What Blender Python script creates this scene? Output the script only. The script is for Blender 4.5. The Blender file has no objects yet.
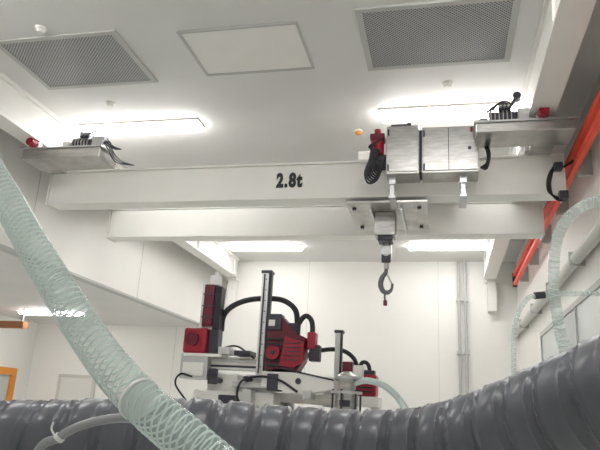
import bpy, bmesh, math
from mathutils import Vector, Matrix
CZ=1.6   # eye height; all z values below are relative to eye height
S=bpy.context.scene
S.view_settings.view_transform='Standard'
# ---------------------------------------------------------------- materials
def mat(name,col,rough=.5,metal=0,noise=0,nscale=4,bump=0,alpha=1,emit=0,coat=0,trans=0,stretch=None):
    m=bpy.data.materials.new(name); m.use_nodes=True
    nt=m.node_tree; b=nt.nodes['Principled BSDF']
    b.inputs['Base Color'].default_value=(*col,1); b.inputs['Roughness'].default_value=rough
    b.inputs['Metallic'].default_value=metal; b.inputs['Alpha'].default_value=alpha
    b.inputs['Coat Weight'].default_value=coat; b.inputs['Transmission Weight'].default_value=trans
    if emit:
        b.inputs['Emission Color'].default_value=(*col,1); b.inputs['Emission Strength'].default_value=emit
    if noise or bump:
        tc=nt.nodes.new('ShaderNodeTexCoord'); n=nt.nodes.new('ShaderNodeTexNoise')
        n.inputs['Scale'].default_value=nscale; n.inputs['Detail'].default_value=4
        if stretch:
            mp=nt.nodes.new('ShaderNodeMapping'); mp.inputs['Scale'].default_value=stretch
            nt.links.new(tc.outputs['Object'],mp.inputs['Vector']); nt.links.new(mp.outputs['Vector'],n.inputs['Vector'])
        else: nt.links.new(tc.outputs['Object'],n.inputs['Vector'])
        if noise:
            r=nt.nodes.new('ShaderNodeValToRGB')
            r.color_ramp.elements[0].position=.3; r.color_ramp.elements[1].position=.7
            r.color_ramp.elements[0].color=(*[c*(1-noise) for c in col],1)
            r.color_ramp.elements[1].color=(*[min(1,c*(1+noise)) for c in col],1)
            nt.links.new(n.outputs['Fac'],r.inputs['Fac']); nt.links.new(r.outputs['Color'],b.inputs['Base Color'])
        if bump:
            bp=nt.nodes.new('ShaderNodeBump'); bp.inputs['Strength'].default_value=bump; bp.inputs['Distance'].default_value=.01
            nt.links.new(n.outputs['Fac'],bp.inputs['Height']); nt.links.new(bp.outputs['Normal'],b.inputs['Normal'])
    return m
M_ceil=mat('ceiling_paint',(.74,.73,.71),.55,noise=.03,nscale=1.2)
M_wall=mat('wall_paint',(.87,.855,.82),.5,noise=.02,nscale=1)
M_floor=mat('epoxy_floor',(.72,.74,.71),.3,noise=.05,nscale=2)
M_white=mat('white_enamel',(.87,.855,.815),.35,noise=.02,nscale=3)
M_trim=mat('trim_alu',(.5,.5,.48),.4)
M_steel=mat('stainless',(.50,.49,.475),.34,metal=1,noise=.2,nscale=6,bump=.05,stretch=(1,1,6))
M_alu=mat('aluminium',(.62,.62,.62),.35,metal=.7)
M_black=mat('black_rubber',(.012,.012,.016),.45)
M_dark=mat('dark_metal',(.05,.05,.065),.4,metal=.3,noise=.2)
M_red=mat('red_paint',(.33,.010,.03),.35,noise=.15)
M_dred=mat('maroon_paint',(.13,.008,.022),.35,noise=.15)
M_orange=mat('conductor_red',(.95,.075,.03),.4)
M_light=mat('lamp_diffuser',(1,.99,.975),.5,emit=25)
M_grey=mat('grey_duct_plastic',(.115,.12,.14),.33,noise=.15,nscale=8,coat=.1)
M_clear=mat('clear_pvc',(.64,.80,.75),.1,alpha=.30,coat=.4)
M_wire=mat('pvc_spiral',(.86,.95,.92),.25,alpha=.85,coat=.3)
M_hose=mat('pale_hose',(.62,.70,.68),.35)
M_cable=mat('grey_cable',(.32,.33,.34),.4)
M_tie=mat('white_nylon',(.80,.82,.80),.4)
M_door=mat('door_panel',(.74,.73,.69),.45)
M_yel=mat('amber_frame',(.75,.28,.04),.4)
M_brown=mat('brown_steel',(.38,.16,.07),.5)
M_glass=mat('window_glass',(.6,.65,.65),.08,metal=.2)
M_conduit=mat('conduit_cream',(.62,.61,.57),.4)
def perf():
    m=mat('perforated_sheet',(.3,.3,.31),.5,metal=.3); nt=m.node_tree; b=nt.nodes['Principled BSDF']
    tc=nt.nodes.new('ShaderNodeTexCoord'); sc=nt.nodes.new('ShaderNodeVectorMath'); sc.operation='SCALE'; sc.inputs['Scale'].default_value=46
    rt=nt.nodes.new('ShaderNodeVectorRotate'); rt.rotation_type='Z_AXIS'; rt.inputs['Angle'].default_value=math.radians(45)
    fr=nt.nodes.new('ShaderNodeVectorMath'); fr.operation='FRACTION'
    sb=nt.nodes.new('ShaderNodeVectorMath'); sb.operation='SUBTRACT'; sb.inputs[1].default_value=(.5,.5,0)
    ml=nt.nodes.new('ShaderNodeVectorMath'); ml.operation='MULTIPLY'; ml.inputs[1].default_value=(1,1,0)
    ln=nt.nodes.new('ShaderNodeVectorMath'); ln.operation='LENGTH'
    gt=nt.nodes.new('ShaderNodeMath'); gt.operation='GREATER_THAN'; gt.inputs[1].default_value=.33
    r=nt.nodes.new('ShaderNodeValToRGB'); r.color_ramp.elements[0].color=(.10,.10,.105,1); r.color_ramp.elements[1].color=(.44,.44,.44,1)
    L=nt.links.new
    L(tc.outputs['Object'],rt.inputs['Vector']);L(rt.outputs[0],sc.inputs[0]);L(sc.outputs[0],fr.inputs[0]);L(fr.outputs[0],sb.inputs[0]);L(sb.outputs[0],ml.inputs[0]);L(ml.outputs[0],ln.inputs[0])
    L(ln.outputs['Value'],gt.inputs[0]);L(gt.outputs[0],r.inputs['Fac']);L(r.outputs['Color'],b.inputs['Base Color'])
    return m
M_perf=perf()
# ---------------------------------------------------------------- helpers
def grp(name,loc=(0,0,0)):
    e=bpy.data.objects.new(name,None); S.collection.objects.link(e); e.location=(loc[0],loc[1],loc[2]+CZ); e.empty_display_size=.1
    return e
def put(o,parent):
    S.collection.objects.link(o)
    if parent:
        o.parent=parent; o.matrix_parent_inverse=Matrix.Translation(-Vector(parent.location))
    return o
def mk(name,bm,m,parent,loc=(0,0,0),rot=None,smooth=False):
    me=bpy.data.meshes.new(name); bmesh.ops.recalc_face_normals(bm,faces=bm.faces[:]); bm.to_mesh(me); bm.free()
    if smooth:
        for p in me.polygons: p.use_smooth=True
        try: me.set_sharp_from_angle(angle=math.radians(40))
        except Exception: pass
    me.materials.append(m)
    o=bpy.data.objects.new(name,me); o.location=(loc[0],loc[1],loc[2]+CZ)
    if rot: o.rotation_euler=rot
    return put(o,parent)
def box(name,x0,x1,y0,y1,z0,z1,m,parent=None,bev=0,rot=None):
    bm=bmesh.new(); bmesh.ops.create_cube(bm,size=1)
    bmesh.ops.scale(bm,vec=(abs(x1-x0),abs(y1-y0),abs(z1-z0)),verts=bm.verts)
    if bev: bmesh.ops.bevel(bm,geom=bm.edges[:],offset=bev,segments=2,affect='EDGES',profile=.5)
    return mk(name,bm,m,parent,((x0+x1)/2,(y0+y1)/2,(z0+z1)/2),rot)
def cyl(name,p1,p2,r,m,parent=None,n=24,r2=None,bev=0):
    p1=Vector(p1);p2=Vector(p2);d=p2-p1
    bm=bmesh.new(); bmesh.ops.create_cone(bm,cap_ends=True,segments=n,radius1=r,radius2=r if r2 is None else r2,depth=d.length)
    bmesh.ops.rotate(bm,cent=(0,0,0),matrix=Vector((0,0,1)).rotation_difference(d).to_matrix(),verts=bm.verts)
    return mk(name,bm,m,parent,(p1+p2)/2,smooth=True)
def prism(name,prof,y0,y1,m,parent=None):  # prof: (x,z) outline extruded along y
    bm=bmesh.new(); a=[bm.verts.new((x,y0,z)) for x,z in prof]; b=[bm.verts.new((x,y1,z)) for x,z in prof]
    bm.faces.new(a); bm.faces.new(b[::-1]); n=len(a)
    for i in range(n): bm.faces.new((a[i],a[(i+1)%n],b[(i+1)%n],b[i]))
    return mk(name,bm,m,parent)
def path(pts,step):
    P=[Vector(p) for p in pts]; P=[P[0]*2-P[1]]+P+[P[-1]*2-P[-2]]; out=[]
    for i in range(1,len(P)-2):
        n=max(2,int((P[i+1]-P[i]).length/step))
        for k in range(n):
            t=k/n; a,b,c,d=P[i-1:i+3]
            out.append(.5*((2*b)+(c-a)*t+(2*a-5*b+4*c-d)*t*t+(3*b-a-3*c+d)*t**3))
    out.append(P[-2]); return out
def frames(Q):
    T=[(Q[min(i+1,len(Q)-1)]-Q[max(i-1,0)]).normalized() for i in range(len(Q))]
    n=T[0].orthogonal().normalized(); F=[]; s=0
    for i,q in enumerate(Q):
        if i:
            n=T[i-1].rotation_difference(T[i])@n; n=(n-T[i]*n.dot(T[i])).normalized(); s+=(q-Q[i-1]).length
        F.append((q,n,T[i].cross(n),s))
    return F
def sweep(name,pts,rf,m,parent=None,step=.02,seg=12,raw=False):
    Q=[Vector(p) for p in pts] if raw else path(pts,step)
    F=frames(Q); bm=bmesh.new(); prev=None
    f=rf if callable(rf) else (lambda s,t:rf)
    for q,n,b,s in F:
        ring=[bm.verts.new(q+(n*math.cos(2*math.pi*j/seg)+b*math.sin(2*math.pi*j/seg))*f(s,j/seg)) for j in range(seg)]
        if prev:
            for j in range(seg): bm.faces.new((prev[j],prev[(j+1)%seg],ring[(j+1)%seg],ring[j]))
        else: bm.faces.new(ring[::-1])
        prev=ring
    bm.faces.new(prev)
    return mk(name,bm,m,parent,smooth=True)
def helix(name,pts,R,pitch,wr,m,parent,dirn=1,perturn=18,seg=5,ph=0):
    F=frames(path(pts,.006)); out=[]; tot=F[-1][3]; N=int(tot/pitch*perturn); i=0
    for k in range(N):
        s=k*pitch/perturn
        while i<len(F)-2 and F[i+1][3]<s: i+=1
        q0,n0,b0,s0=F[i];q1,n1,b1,s1=F[i+1]; t=(s-s0)/max(1e-6,s1-s0)
        q=q0.lerp(q1,t);n=n0.lerp(n1,t).normalized();b=b0.lerp(b1,t).normalized(); a=dirn*2*math.pi*k/perturn+ph
        out.append(q+(n*math.cos(a)+b*math.sin(a))*R)
    return sweep(name,out,wr,m,parent,seg=seg,raw=True)
# ---------------------------------------------------------------- room shell
XL,XR,YB,YF,ZC,ZA=-4.7,1.37,12.45,-2.5,3.0,1.58
box('floor',-8.9,XR+.15,YF-.1,YB+.15,-1.7,-1.6,M_floor)
box('ceiling',XL-.15,XR+.15,YF-.1,YB+.15,ZC,ZC+.12,M_ceil)
box('wall_back',-8.9,XR+.15,YB,YB+.12,-1.6,ZC,M_wall)
box('wall_right',XR,XR+.12,YF,YB,-1.6,ZC,M_wall)
box('wall_front',-8.9,XR+.15,YF-.12,YF,-1.6,ZC,M_wall)
box('wall_left',XL-.12,XL,YF,YB,ZA,ZC,M_wall)
box('ceiling_annex',-8.9,XL-.12,YF,YB,ZA,ZA+.1,M_ceil)
box('wall_annex_left',-8.92,-8.8,YF,YB,-1.6,ZA,M_wall)
box('trim_1',XL-.13,XL+.012,YF,YB,ZA-.03,ZA+.0,M_trim)
for i,x in enumerate([-7.0,-5.5,-2.7,-.1]):
    box('trim_%d'%(10+i),x,x+.008,YB-.004,YB,-1.5,ZA if x<XL else ZC,M_conduit)
for i,y in enumerate([3.4,6.2,9]):
    box('trim_%d'%(20+i),XL,XL+.004,y,y+.008,ZA,ZC,M_conduit)
box('baseboard_back',-8.8,XR,YB-.02,YB,-1.6,-1.48,M_trim)
box('baseboard_right',XR-.02,XR,YF,YB-.02,-1.6,-1.48,M_trim)
# ceiling luminaires
def lamp(x0,x1,y,w=.20,z=ZC,first=False):
    g=grp('ceiling_light',((x0+x1)/2,y,z))
    box('housing',x0-.02,x1+.02,y-w/2-.02,y+w/2+.02,z-.02,z,M_white,g)
    box('diffuser',x0,x1,y-w/2,y+w/2,z-.065,z-.02,M_light,g,bev=.01)
for y in (.4,3.1,5.92,8.65,11.2):
    lamp(-4.0,-2.6,y); lamp(-.6,.76,y)
for y in (3,7,10.6): lamp(-7.9,-6.6,y,z=ZA)
# vents
def vent(x0,x1,y0,y1):
    g=grp('ceiling_vent_grille',((x0+x1)/2,(y0+y1)/2,ZC)); f=.05
    box('perforated_panel',x0+f,x1-f,y0+f,y1-f,ZC-.012,ZC-.002,M_perf,g)
    for n,a in (('frame_1',(x0,x1,y0,y0+f)),('frame_2',(x0,x1,y1-f,y1)),('frame_3',(x0,x0+f,y0+f,y1-f)),('frame_4',(x1-f,x1,y0+f,y1-f))):
        box(n,*a,ZC-.022,ZC,M_trim,g,bev=.004)
vent(-.64,.58,4.12,5.03); vent(-3.86,-2.67,4.12,4.99)
g=grp('ceiling_access_hatch',(-1.63,4.58,ZC))
x0,x1,y0,y1=-2.15,-1.11,4.22,4.94;f=.025
box('panel',x0+f,x1-f,y0+f,y1-f,ZC-.008,ZC,M_white,g)
for n,a in (('frame_1',(x0,x1,y0,y0+f)),('frame_2',(x0,x1,y1-f,y1)),('frame_3',(x0,x0+f,y0+f,y1-f)),('frame_4',(x1-f,x1,y0+f,y1-f))):
    box(n,*a,ZC-.018,ZC,M_trim,g)
def detector(x,y,m,name='smoke_detector'):
    g=grp(name,(x,y,ZC)); cyl('base',(x,y,ZC-.02),(x,y,ZC),.05,M_white,g); cyl('head',(x,y,ZC-.045),(x,y,ZC-.02),.028,m,g,r2=.04)
detector(.06,5.37,M_white);detector(-3.38,5.36,M_white);detector(-3.3,4.02,M_white);detector(-.89,6.3,M_yel)
# doors
g=grp('door_1',(-7.6,YB-.03,-.6))
box('leaf',-8.0,-7.25,YB-.04,YB-.001,-1.6,.45,M_door,g)
box('frame_1',-8.06,-8.0,YB-.06,YB-.001,-1.6,.51,M_conduit,g);box('frame_2',-7.25,-7.19,YB-.06,YB-.001,-1.6,.51,M_conduit,g);box('frame_3',-8.0,-7.25,YB-.06,YB-.001,.45,.51,M_conduit,g)
g=grp('door_2',(-8.78,11.3,-.5))
box('glass',-8.79,-8.77,10.75,11.75,-1.6,.42,M_glass,g)
box('frame_1',-8.8,-8.72,11.75,11.9,-1.6,.56,M_yel,g);box('frame_2',-8.8,-8.72,10.6,10.75,-1.6,.56,M_yel,g);box('frame_3',-8.8,-8.72,10.75,11.75,.42,.56,M_yel,g);box('rail',-8.79,-8.74,10.75,11.75,-.5,-.4,M_yel,g)
g=grp('cable_tray',(-8,9.6,1.3))
box('tray',-8.79,-7.6,10.3,10.45,1.22,1.34,M_brown,g);box('tray_2',-8.79,-7.6,9.0,9.12,1.12,1.24,M_conduit,g)
for i,x in enumerate((-8.4,-7.7)):
    box('hanger_%d'%i,x,x+.03,10.36,10.39,1.34,ZA,M_trim,g); box('hanger_b%d'%i,x,x+.03,9.05,9.08,1.24,ZA,M_trim,g)
# window on right wall
g=grp('window_1',(XR,6.5,.5))
box('glass',XR-.02,XR-.002,4.5,9.5,-.3,1.2,M_glass,g)
for i,(a,b,c,d) in enumerate([(4.45,9.55,1.2,1.26),(4.45,9.55,-.36,-.3),(4.45,4.5,-.3,1.2),(9.5,9.55,-.3,1.2),(7,7.05,-.3,1.2)]):
    box('frame_%d'%i,XR-.035,XR-.002,a,b,c,d,M_trim,g)
# ---------------------------------------------------------------- runway beams
def runway(x0,x1,inner):
    g=grp('crane_runway_beam',((x0+x1)/2,5,2.8)); c=(x0+x1)/2
    box('bottom_flange',x0,x1,-2.0,12.2,2.60,2.63,M_white,g)
    box('web',x0+.03,x1-.03,-2.0,12.2,2.63,2.96,M_white,g)
    box('top_flange',x0,x1,-2.0,12.2,2.96,3.0,M_white,g)
    for i,y in enumerate([0,2,4,6.3,8.2,10,12]): box('stiffener_%d'%i,x0+.005,x1-.005,y,y+.015,2.63,2.96,M_white,g)
runway(.75,.97,1); runway(-4.37,-4.15,1)
for x in (-4.3,.9):
    g=grp('wall_bracket_post',(x,12.3,2.4)); box('post',x-.08,x+.08,12.25,12.44,2.0,2.6,M_white,g); box('plate',x-.12,x+.12,12.2,12.44,2.56,2.6,M_white,g)
# ---------------------------------------------------------------- crane
C=grp('overhead_crane',(-1.6,6.5,2.2))
def girder(n,y0,y1):
    box(n,-4.28,1.10,y0,y1,2.06,2.43,M_white,C,bev=.008)
    box(n+'_top_flange',-4.28,1.10,y0-.02,y1+.02,2.43,2.45,M_white,C)
    box(n+'_end_l',-4.295,-4.28,y0-.015,y1+.015,2.045,2.45,M_white,C); box(n+'_end_r',1.10,1.115,y0-.015,y1+.015,2.045,2.45,M_white,C)
    box(n+'_rail',-3.9,.7,(y0+y1)/2-.02,(y0+y1)/2+.02,2.45,2.485,M_dark,C)
girder('front_girder',5.85,6.07); girder('rear_girder',7.2,7.42)
for sx,x in (('l',-4.26),('r',.86)):
    box('end_truck_'+sx,x-.1,x+.1,5.75,7.6,2.45,2.57,M_steel,C,bev=.006)
    for i,y in enumerate((5.95,7.4)):
        for k in (-.12,.12): cyl('wheel_%s%d%d'%(sx,i,k>0),(x+k-.015,y,2.655),(x+k+.015,y,2.655),.05,M_dark,C)
# stainless service trays at both ends with red buffers and travel motors
box('service_tray_l',-4.32,-3.42,5.35,5.7,2.39,2.50,M_steel,C,bev=.008); box('tray_lip_l',-4.34,-3.40,5.33,5.72,2.50,2.515,M_alu,C)
box('service_tray_r',.30,1.12,5.25,5.6,2.43,2.52,M_steel,C,bev=.008); box('tray_lip_r',.28,1.14,5.23,5.62,2.52,2.535,M_alu,C)
box('tray_arm_l',-4.3,-4.1,5.6,5.86,2.42,2.5,M_steel,C); box('tray_arm_r',.8,1.0,5.5,5.86,2.44,2.5,M_steel,C)
def buffer(x,y,z,s):
    cyl('buffer_base_'+s,(x,y,z),(x,y-.05,z),.06,M_steel,C); cyl('buffer_'+s,(x,y-.05,z),(x,y-.13,z),.05,M_red,C,r2=.042)
buffer(-4.2,5.40,2.56,'l'); buffer(.86,5.30,2.58,'r')
def motor(x,y,z,s,d=1):
    cyl('motor_'+s,(x-.16,y,z),(x+.08,y,z),.065,M_dark,C)
    for k in range(6): cyl('fin_%s%d'%(s,k),(x-.15+k*.035,y,z),(x-.142+k*.035,y,z),.078,M_trim,C)
    box('gearbox_'+s,x+.08,x+.21,y-.07,y+.07,z-.07,z+.07,M_alu,C,bev=.01); box('terminal_'+s,x-.08,x+.03,y-.05,y+.05,z+.07,z+.13,M_dark,C,bev=.005)
    for k in range(4):
        o=.018*k
        sweep('motor_cable_%s%d'%(s,k),[(x+.02*k,y-.03,z+.12),(x+.10*d+o,y-.05,z+.12+o*.6),(x+.20*d+o,y-.06,z+.03),(x+.26*d+o,y-.03,z-.04),(x+.32*d+o,y+.04,z-.05)],.006,M_dark,C,step=.02,seg=8)
    for k in range(3): cyl('gland_%s%d'%(s,k),(x-.06+k*.035,y-.07,z+.10),(x-.06+k*.035,y-.05,z+.10),.012,M_trim,C,n=10)
motor(-3.66,5.5,2.595,'l'); motor(.58,5.4,2.62,'r',-1)
for k in range(3):
    o=.02*k
    sweep('tray_drop_cable_%d'%k,[(-3.48,5.5,2.60),(-3.38-o,5.45,2.60-o),(-3.34-o,5.46,2.50),(-3.32-o,5.6,2.45-o*.5),(-3.26,5.8,2.47)],.007,M_black,C,seg=8)
box('tray_switch_box',-3.9,-3.82,5.4,5.5,2.515,2.6,M_white,C,bev=.006)
cyl('limit_arm',(.60,5.34,2.7),(.66,5.33,2.80),.014,M_dark,C)
cyl('limit_roller',(.66,5.30,2.80),(.66,5.36,2.80),.035,M_dark,C)
# cable track along the front girder
box('cable_track',-3.9,-.75,6.1,6.14,2.49,2.52,M_black,C)
for i in range(9): box('track_clip_%d'%i,-3.8+i*.37,-3.77+i*.37,6.07,6.14,2.45,2.5,M_steel,C)
# trolley frame on the girders
box('trolley_frame_l',-.46,-.36,5.62,7.5,2.50,2.6,M_steel,C,bev=.005); box('trolley_frame_r',.16,.26,5.62,7.5,2.50,2.6,M_steel,C,bev=.005)
box('trolley_deck',-.8,.3,6.15,7.1,2.6,2.62,M_steel,C)
box('hoist_drum_cover',-.84,-.6,5.95,6.5,2.5,2.60,M_white,C,bev=.01)
# twin stainless control cabinets
for n,a,b,zt in (('a',-.51,-.205,2.66),('b',-.18,.33,2.63)):
    box('cabinet_'+n,a,b,5.52,5.78,2.17,zt,M_steel,C,bev=.006)
    box('cabinet_door_'+n,a+.015,b-.015,5.508,5.52,2.19,zt-.02,M_steel,C,bev=.003)
    for k in (.12,.85): cyl('hinge_%s%d'%(n,k>.5),(a+.02,5.503,2.17+(zt-2.17)*k-.03),(a+.02,5.503,2.17+(zt-2.17)*k+.03),.008,M_dark,C,n=8)
box('cabinet_gap',-.205,-.18,5.55,5.78,2.2,2.62,M_dark,C)
box('door_edge_b',.06,.066,5.503,5.508,2.19,2.61,M_dark,C)
cyl('door_latch',(.25,5.50,2.4),(.25,5.508,2.4),.016,M_dark,C)
box('warning_plate',.26,.31,5.502,5.508,2.56,2.60,M_red,C)
box('cabinet_top',-.47,-.28,5.55,5.75,2.66,2.69,M_dark,C); cyl('cable_gland',(-.3,5.6,2.66),(-.3,5.6,2.72),.02,M_dark,C)
for n,a in (('a',-.48),('b',.17)):
    box('strap_'+n,a,a+.035,5.75,5.78,1.98,2.2,M_steel,C); box('strap_front_'+n,a-.01,a+.05,5.6,5.78,2.1,2.17,M_alu,C); box('strap_leg_'+n,a,a+.04,5.62,5.66,1.96,2.12,M_alu,C)
    box('strap_foot_'+n,a-.01,a+.05,5.6,5.95,1.965,1.99,M_alu,C)
# red brake motor and festoon cable bundle
cyl('brake_motor',(-.6,5.6,2.40),(-.6,5.6,2.55),.06,M_red,C); box('brake_box',-.67,-.53,5.53,5.67,2.54,2.6,M_dred,C,bev=.01)
cyl('brake_cap',(-.6,5.6,2.6),(-.6,5.6,2.66),.035,M_red,C)
box('brake_bracket',-.66,-.5,5.6,5.85,2.34,2.40,M_dark,C)
for k in range(8):
    o=k*.013
    sweep('festoon_%d'%k,[(-.56+o*.3,5.55,2.56),(-.64-o*.4,5.53,2.46),(-.67+o,5.54,2.33+o),(-.71+o,5.54,2.2+o*1.5),(-.68+o,5.55,2.10+o*1.6),(-.60+o*.3,5.56,2.13+o),(-.55,5.56,2.26),(-.52,5.57,2.36)],.010,M_black,C,seg=8)
for k in range(5):
    o=k*.013
    sweep('side_loop_%d'%k,[(.33,5.6,2.5),(.38+o*.3,5.58,2.46),(.41+o*.4,5.57,2.36),(.40,5.57,2.27-o),(.35,5.6,2.24)],.01,M_black,C,seg=8)
# hoist plate, block, rope and hook
box('hoist_plate',-.93,-.14,5.8,6.75,1.985,2.01,M_steel,C,bev=.004)
for i,(x,y) in enumerate([(-.86,5.95),(-.22,5.95),(-.86,6.6),(-.22,6.6)]): cyl('plate_bolt_%d'%i,(x,y,1.965),(x,y,1.985),.022,M_dark,C,n=6)
box('plate_rib_a',-.7,-.68,5.9,6.7,1.93,1.985,M_alu,C);box('plate_rib_b',-.4,-.38,5.9,6.7,1.93,1.985,M_alu,C)
for i,x in enumerate((-.85,-.22)): box('plate_hanger_%d'%i,x-.03,x+.03,6.3,6.42,2.01,2.6,M_alu,C)
box('hoist_body',-.67,-.46,6.08,6.3,1.74,1.985,M_steel,C,bev=.01); box('hoist_collar',-.64,-.49,6.1,6.28,1.69,1.74,M_dark,C,bev=.01)
box('hoist_label',-.62,-.51,6.07,6.08,1.82,1.88,M_white,C)
for k in (-.03,.03):
    cyl('rope_%d'%(k>0),(-.555+k,6.2,1.6),(-.555+k,6.2,1.7),.008,M_dark,C,n=8)
box('hook_block',-.605,-.505,6.15,6.25,1.50,1.66,M_steel,C,bev=.015); cyl('sheave',(-.555,6.14,1.59),(-.555,6.26,1.59),.05,M_alu,C)
box('block_side',-.60,-.51,6.14,6.15,1.47,1.56,M_dark,C,bev=.003)
cyl('hook_shank',(-.555,6.2,1.42),(-.555,6.2,1.51),.026,M_steel,C)
hk=[(-.555,6.2,1.43),(-.562,6.2,1.38),(-.595,6.2,1.33),(-.61,6.2,1.26),(-.585,6.2,1.195),(-.54,6.2,1.18),(-.503,6.2,1.21),(-.493,6.2,1.27)]
M_hook=mat('hook_steel',(.16,.16,.16),.4,metal=.8)
sweep('hook',hk,lambda s,t:.013+.014*math.sin(min(1,s/.36)*math.pi)**.7,M_hook,C,step=.01,seg=12)
cyl('hook_latch',(-.555,6.2,1.38),(-.5,6.2,1.27),.008,M_steel,C,n=8)
sweep('hook_pendant',[(-.565,6.2,1.19),(-.568,6.2,1.14),(-.562,6.2,1.08)],.010,M_hook,C)
cyl('hook_tag',(-.562,6.2,1.05),(-.562,6.2,1.10),.02,M_dred,C)
# cable drop at right girder end
for k in range(3):
    o=k*.014
    sweep('end_cable_%d'%k,[(1.02,5.8,2.32),(.99-o,5.78,2.22),(.97-o,5.78,2.12),(.99-o,5.8,2.02+o),(1.05,5.8,1.97+o),(1.1,5.82,2.02)],.008,M_black,C,seg=8)
box('junction_box',1.04,1.12,5.76,5.86,1.98,2.06,M_dark,C,bev=.008); cyl('collector_shoe',(1.1,5.8,2.3),(1.19,5.8,2.36),.012,M_black,C)
box('collector_head',1.01,1.09,5.76,5.85,2.27,2.34,M_dark,C,bev=.01)
# capacity lettering
cu=bpy.data.curves.new('txt','FONT'); cu.body='2.8t'; cu.size=.2; cu.extrude=.002; cu.offset=.011; cu.space_character=1.2
to=bpy.data.objects.new('txt',cu); S.collection.objects.link(to); bpy.context.view_layer.update()
me=bpy.data.meshes.new_from_object(to.evaluated_get(bpy.context.evaluated_depsgraph_get())); bpy.data.objects.remove(to)
xs=[v.co.x for v in me.vertices]; ys=[v.co.y for v in me.vertices]
for v in me.vertices:
    x=(v.co.x-min(xs))/(max(xs)-min(xs))*.275-1.66; z=(v.co.y-min(ys))/(max(ys)-min(ys))*.165+2.182
    v.co=Vector((x,5.845-v.co.z,z))
me.materials.clear(); me.materials.append(M_black)
o=bpy.data.objects.new('capacity_lettering',me); o.location=(0,0,CZ); put(o,C)
# ---------------------------------------------------------------- right-wall services
g=grp('crane_conductor_rail',(1.2,7,2.4))
for i,z in enumerate((2.46,2.31)):
    box('bar_%d'%i,1.18,1.235,2.0,11.2,z-.028,z+.028,M_orange,g,bev=.006)
for i in range(8):
    y=2.3+i*1.2; box('bracket_%d'%i,1.235,1.37,y,y+.04,2.25,2.5,M_trim,g)
box('end_cap',1.17,1.245,11.2,11.25,2.26,2.5,M_black,g)
g=grp('wall_conduit',(1.3,7,1.6)); cyl('pipe',(1.29,1.5,1.6),(1.29,12.44,1.6),.06,M_conduit,g); 
for i in range(7): box('clip_%d'%i,1.22,1.37,2+i*1.5,2.03+i*1.5,1.53,1.67,M_trim,g)
for xx in (.29,.41):
    g=grp('vertical_wall_pipe',(xx,12.35,.8)); cyl('pipe',(xx,12.36,-1.6),(xx,12.36,3.0),.03,M_trim,g)
    for i,z in enumerate((2.2,1.2,.35,-.6)): box('clamp_%d'%i,xx-.05,xx+.05,12.32,12.45,z,z+.05,M_trim,g)
# ---------------------------------------------------------------- hoses
def clear_hose(name,pts,R,pitch,wr,braid=True):
    g=grp(name,pts[len(pts)//2]); sweep('tube',pts,R,M_clear,g,step=.03,seg=28)
    if braid:
        for i in range(4): helix('spiral_%d'%i,pts,R*.95,pitch,wr,M_wire,g,ph=i*1.5708)
    else: helix('spiral',pts,R*.93,pitch,wr,M_wire,g)
    return g
big=[(-1.3,1.25,3.0),(-1.32,1.25,1.6),(-1.24,1.22,.95),(-1.049,1.15,.567),(-.894,1.1,.388),(-.721,1.03,.222),(-.572,.97,.089),(-.4535,.92,.005),(-.338,.87,-.055),(-.24,.82,-.12),(-.16,.8,-.3),(-.14,.8,-.8),(-.14,.8,-1.6)]
g=clear_hose('clear_spiral_hose',big,.0325,.062,.0018)
sweep('black_cuff',[(-1.20,1.205,.83),(-1.13,1.18,.70),(-1.04,1.147,.557)],lambda s,t:.036+.002*math.sin(s*600),M_black,g,step=.005,seg=24)
sweep('tie',[(-.457,.9215,.0065),(-.453,.9195,.0045)],.0340,M_tie,g,seg=24)
clear_hose('clear_spiral_hose',[(1.37,3.1,1.05),(1.0,3.05,1.05),(.80,3,1.017),(.672,3,1.005),(.572,3,.933),(.511,3,.803),(.4906,3,.593),(.504,3,.411),(.532,3,.197),(.56,3,-.5),(.56,3,-1.6)],.025,.026,.0022,False)
g=clear_hose('clear_air_hose',[(1.37,4.1,.80),(.9,4.05,.78),(.559,4,.755),(.477,4,.707),(.42,4,.572),(.402,4,.305),(.4,4,-.5),(.4,4,-1.6)],.015,.03,.0018,False)
cyl('fitting',(.6,4.01,.76),(.54,4,.752),.022,M_dark,g)
# grey corrugated duct
P=.082; R=.100
def rib(s,t):
    p=(s/P+t)%1.0
    b=R*(.87+.115*abs(math.sin(math.pi*p))**.55)
    return b+.006*math.exp(-((p-.18)/.04)**2)+.004*math.exp(-((p-.84)/.035)**2)
gd=[(-1.35,1.1,-1.6),(-1.36,1.15,-1.1),(-1.3,1.25,-.5),(-1.2,1.3,-.2),(-1.068,1.338,-.119),(-.866,1.38,-.1),(-.708,1.413,-.087),(-.551,1.448,-.080),(-.327,1.503,-.086),(-.098,1.5,-.080),(.051,1.452,-.046),(.184,1.36,.010),(.282,1.26,.056),(.367,1.19,.104),(.55,1.13,.19),(.85,1.1,.28),(1.3,1.1,.32)]
g=grp('corrugated_duct_hose',(-.3,1.5,-.1)); sweep('duct',gd,rib,M_grey,g,step=.0035,seg=64)
cyl('wall_flange',(1.29,1.1,.32),(1.37,1.1,.32),.12,M_alu,g,n=40)
g=grp('grey_cable',(-.62,1.2,-.03))
sweep('cable',[(-.83,1.19,-1.6),(-.84,1.19,-.5),(-.805,1.19,-.139),(-.746,1.185,-.0725),(-.688,1.19,-.043),(-.62,1.2,-.03),(-.543,1.22,-.037),(-.495,1.25,-.084),(-.48,1.27,-.4),(-.48,1.27,-1.6)],.009,M_cable,g,step=.01,seg=16)
sweep('cable_tie',[(-.750,1.185,-.077),(-.745,1.185,-.071)],.0112,M_tie,g,seg=16); sweep('tie_tail',[(-.748,1.17,-.07),(-.757,1.168,-.058),(-.755,1.168,-.045)],.002,M_tie,g,seg=6)
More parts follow.
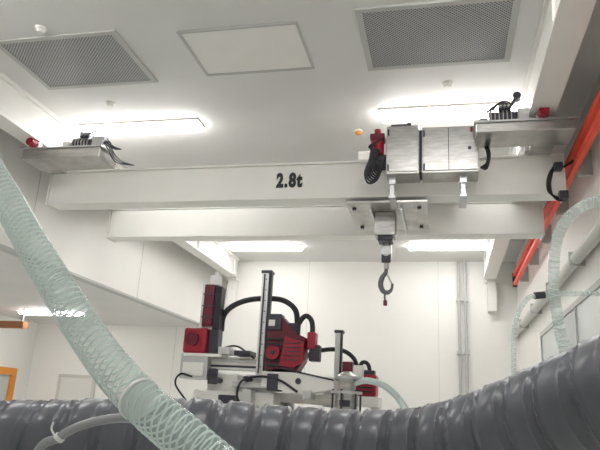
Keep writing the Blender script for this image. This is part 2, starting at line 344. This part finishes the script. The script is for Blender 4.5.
# ---------------------------------------------------------------- take-out robot + moulding machine
G=grp('injection_moulding_machine',(-1.7,7,-.8))
box('bed',-3.0,-.3,6.0,8.4,-1.6,-.55,M_white,G,bev=.02); box('guard',-2.8,-.7,6.05,8.3,-.55,-.035,M_white,G,bev=.01)
box('guard_window',-2.5,-1.6,6.035,6.05,-.45,-.12,M_glass,G); box('panel',-1.45,-.9,6.03,6.05,-.5,-.1,M_alu,G)
def ex(u): return -1.477+.0109*u
def ez(v): return .813+.0104*v
def eb(n,u0,u1,v0,v1,y0,y1,m,p,bev=.006): return box(n,ex(u0),ex(u1),y0,y1,min(ez(v0),ez(v1)),max(ez(v0),ez(v1)),m,p,bev=bev)
def et(n,pts,y,r,m,p): return sweep(n,[(ex(u),y,ez(v)) for u,v in pts],r,m,p,step=.02,seg=12)
R1=grp('take_out_robot',(-2,6.6,.6))
# carriage + base
eb('base_plinth',-100,-20,-80,-62,6.4,7.0,M_white,R1); eb('base_post',-88,-58,-64,-45,6.45,6.85,M_white,R1); eb('base_post2',-50,-25,-64,-45,6.5,6.8,M_alu,R1)
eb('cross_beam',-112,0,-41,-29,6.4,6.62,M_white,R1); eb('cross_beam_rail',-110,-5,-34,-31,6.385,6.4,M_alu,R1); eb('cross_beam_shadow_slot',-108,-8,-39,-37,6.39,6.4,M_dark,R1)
eb('left_block',-112,-84,-52,-27,6.3,6.55,M_alu,R1); eb('left_plate',-109,-70,-30,-27,6.28,6.7,M_white,R1)
eb('left_block_door',-109,-88,-49,-36,6.29,6.3,M_white,R1,.002); eb('gusset',-84,-76,-56,-41,6.33,6.4,M_dark,R1)
prism('tapered_arm',[(ex(-10),ez(-38)),(ex(38),ez(-47)),(ex(38),ez(-56)),(ex(8),ez(-62)),(ex(-30),ez(-56)),(ex(-30),ez(-42))],6.3,6.55,M_white,R1)
prism('tapered_arm_edge',[(ex(-10),ez(-38)),(ex(38),ez(-47)),(ex(38),ez(-48.5)),(ex(-10),ez(-39.5))],6.285,6.3,M_dark,R1)
eb('arm_under',-60,20,-58,-52,6.35,6.6,M_alu,R1)
for i,(u,v) in enumerate([(-75,-52),(-45,-50),(-20,-52),(5,-50)]): cyl('bolt_%d'%i,(ex(u),6.29,ez(v)),(ex(u),6.45,ez(v)),.03,M_dark,R1)
for i,(u0,u1,v0,v1,m) in enumerate([(-74,-62,-27,-20,M_alu),(-58,-42,-28,-23,M_dark),(-24,-14,-60,-44,M_dark),(10,18,-66,-58,M_alu),(-70,-54,-74,-66,M_dark),(-46,-38,-72,-60,M_alu)]):
    eb('fitting_%d'%i,u0,u1,v0,v1,6.27,6.5,m,R1)
# left vertical spindle
eb('spindle_rail',-101,-97,-25,46,6.42,6.5,M_alu,R1); eb('spindle_body',-97,-86,1,45,6.36,6.52,M_dred,R1,.015); eb('spindle_side',-86,-79,-2,43,6.38,6.5,M_black,R1)
eb('spindle_cap',-94,-84,45,56,6.42,6.5,M_alu,R1); cyl('spindle_knob',(ex(-88),6.46,ez(56)),(ex(-88),6.46,ez(60)),.03,M_white,R1)
for i in range(3): eb('spindle_band_%d'%i,-97.5,-85.5,10+i*12,11+i*12,6.352,6.4,M_dark,R1,.001)
eb('wrist_gearbox',-112,-88,-27,-1,6.3,6.5,M_red,R1,.03); eb('wrist_side',-88,-78,-26,-2,6.36,6.5,M_dark,R1,.01); eb('wrist_emblem',-108,-96,-18,-8,6.29,6.3,M_dred,R1)
cyl('wrist_cap',(ex(-102),6.27,ez(-13)),(ex(-102),6.3,ez(-13)),.07,M_dred,R1)
cyl('wrist_output',(ex(-101),6.4,ez(-32)),(ex(-101),6.4,ez(-26)),.07,M_alu,R1)
# main linear column
eb('column',-38,-31,-45,58,6.36,6.46,M_alu,R1); eb('column_rack',-31,-28.5,-44,57,6.38,6.44,M_dark,R1,.001); eb('column_top',-39,-28,57,60,6.35,6.47,M_dark,R1)
eb('column_groove',-36,-34.5,-44,56,6.354,6.36,M_dark,R1,0)
for i in range(9): eb('column_bolt_%d'%i,-33.8,-32.8,-38+i*11,-37+i*11,6.354,6.36,M_dark,R1,0)
# red drive unit, ribbed
prism('drive_body',[(ex(-27),ez(10)),(ex(-14),ez(12)),(ex(0),ez(-4)),(ex(9),ez(-8)),(ex(9),ez(-30)),(ex(2),ez(-42)),(ex(-27),ez(-42))],6.3,6.5,M_dred,R1)
for i in range(6): eb('drive_rib_%d'%i,-26,4,-12-i*5,-10-i*5,6.275,6.3,M_black,R1,.002)
eb('drive_top_box',-28,-14,-2,14,6.28,6.42,M_dark,R1); eb('drive_nameplate',-26,-20,2,8,6.272,6.28,M_white,R1,0)
prism('drive_face',[(ex(-9),ez(-8)),(ex(9),ez(-13)),(ex(9),ez(-32)),(ex(0),ez(-38)),(ex(-13),ez(-36))],6.26,6.32,M_red,R1)
for i in range(5): eb('face_fin_%d'%i,-9,7,-15-i*4,-14-i*4,6.25,6.262,M_dark,R1,0)
cyl('drive_servo',(ex(-4),6.4,ez(-8)),(ex(-4),6.4,ez(6)),.07,M_dark,R1); cyl('drive_pulley',(ex(-20),6.25,ez(-24)),(ex(-20),6.3,ez(-24)),.07,M_red,R1); cyl('pulley_hub',(ex(-20),6.24,ez(-24)),(ex(-20),6.25,ez(-24)),.025,M_dark,R1)
eb('servo_red_cap',10,18,-18,-2,6.36,6.5,M_red,R1,.01); eb('servo_black',12,22,-30,-14,6.38,6.5,M_dark,R1,.01)
# cable carriers
et('cable_arch',[(-80,-2),(-79,14),(-71,24),(-55,31),(-35,33),(-18,31),(-6,22),(-3,8),(-3,-5)],6.5,.03,M_black,R1)
et('cable_arch_2',[(-2,-2),(0,8),(6,15),(12,10),(13,-4),(8,-18)],6.45,.027,M_black,R1)
et('cable_low',[(-45,-78),(-52,-66),(-48,-52),(-30,-47),(-12,-50),(5,-60)],6.28,.012,M_black,R1)
et('cable_left',[(-100,-75),(-114,-58),(-110,-48),(-98,-50)],6.28,.010,M_black,R1)
et('air_line',[(-78,-22),(-60,-18),(-48,-24),(-40,-30)],6.36,.010,M_black,R1)
for i,(u,y) in enumerate([(-92,6.5),(-25,6.5),(-92,6.9),(-25,6.9)]): cyl('leg_%d'%i,(ex(u),y,-.035),(ex(u),y,ez(-78)),.05,M_alu,R1)
# second robot
R2=grp('take_out_robot',(-1.1,6.9,.5))
eb('column',30,35,-50,4,6.8,6.88,M_alu,R2); eb('column_rack',35,37,-49,3,6.82,6.87,M_dark,R2,.001); eb('column_top',29,38,3,6,6.79,6.9,M_dark,R2)
eb('drive_body',38,72,-60,-38,6.75,7.0,M_red,R2,.02); 
for i in range(4): eb('drive_rib_%d'%i,54,69,-44-i*4,-42.5-i*4,6.735,6.75,M_black,R2,.001)
eb('drive_head',38,48,-38,-26,6.8,6.95,M_dred,R2); eb('sensor_box',50,60,-42,-30,6.7,6.8,M_white,R2)
eb('drive_white_face',40,52,-58,-44,6.735,6.75,M_white,R2,.002)
for i in range(2): eb('white_face_stripe_%d'%i,41,51,-49-i*5,-47-i*5,6.728,6.735,M_red,R2,0)
eb('drive_black_side',60,70,-40,-34,6.76,6.9,M_dark,R2)
eb('base',-25,75,-70,-60,6.7,7.05,M_white,R2); eb('cross_beam',-28,34,-50,-42,6.8,7.0,M_white,R2); eb('cross_beam_slot',-26,32,-48,-46.5,6.79,6.8,M_dark,R2,0)
et('cable_arch',[(-10,-40),(2,-20),(18,-14),(36,-14),(48,-22),(53,-36)],6.9,.024,M_black,R2)
et('cable_arch_2',[(54,-34),(57,-26),(63,-28),(65,-42),(62,-50)],6.85,.022,M_black,R2)
eb('post',20,34,-72,-50,6.8,6.95,M_alu,R2)
for i,(u,y) in enumerate([(-15,6.9),(70,6.9)]): cyl('leg_%d'%i,(ex(u),y,-.035),(ex(u),y,ez(-68)),.05,M_alu,R2)
# stainless hopper loader in front, with outlet hose
H=grp('hopper_loader',(-.98,6.3,.2)); hx=-.92;hy=6.22
cyl('body',(hx,hy,-.034),(hx,hy,.20),.11,M_steel,H,n=32); cyl('upper',(hx,hy,.20),(hx,hy,.33),.085,M_steel,H,n=32)
cyl('flange_a',(hx,hy,.19),(hx,hy,.215),.15,M_alu,H,n=32); cyl('flange_b',(hx,hy,.33),(hx,hy,.355),.12,M_alu,H,n=32)
cyl('lid',(hx,hy,.355),(hx,hy,.40),.10,M_steel,H,n=32,r2=.04)
for i in range(6):
    a=i*math.pi/3+.3; cyl('tie_rod_%d'%i,(hx+.135*math.cos(a),hy+.135*math.sin(a),.0),(hx+.135*math.cos(a),hy+.135*math.sin(a),.23),.01,M_dark,H,n=8)
box('nameplate',hx-.05,hx+.05,hy-.12,hy-.105,.07,.13,M_dark,H)
sweep('outlet_hose',[(hx+.05,hy,.29),(hx+.2,6.18,.32),(hx+.38,6.16,.27),(hx+.54,6.1,.12),(hx+.64,5.9,-.1),(hx+.66,5.85,-.5),(hx+.66,5.85,-1.6)],lambda s,t:.03+.003*math.sin(s*400),M_hose,H,step=.006,seg=16)
# ---------------------------------------------------------------- world + camera
w=bpy.data.worlds.new('world'); S.world=w; w.use_nodes=True; w.node_tree.nodes['Background'].inputs[0].default_value=(.9,.95,1,1); w.node_tree.nodes['Background'].inputs[1].default_value=.3
X=Vector((.9752,.0119,.2210)).normalized(); Y=Vector((.2150,-.2892,-.9328)); Y=(Y-X*Y.dot(X)).normalized(); Z=X.cross(Y)
cam=bpy.data.cameras.new('camera'); co=bpy.data.objects.new('camera',cam); S.collection.objects.link(co)
cam.sensor_width=36; cam.lens=629/600*36; cam.clip_start=.02
mr=Matrix((X,Y,Z)).to_4x4(); co.matrix_world=Matrix.Translation((0,0,CZ))@mr
S.camera=co
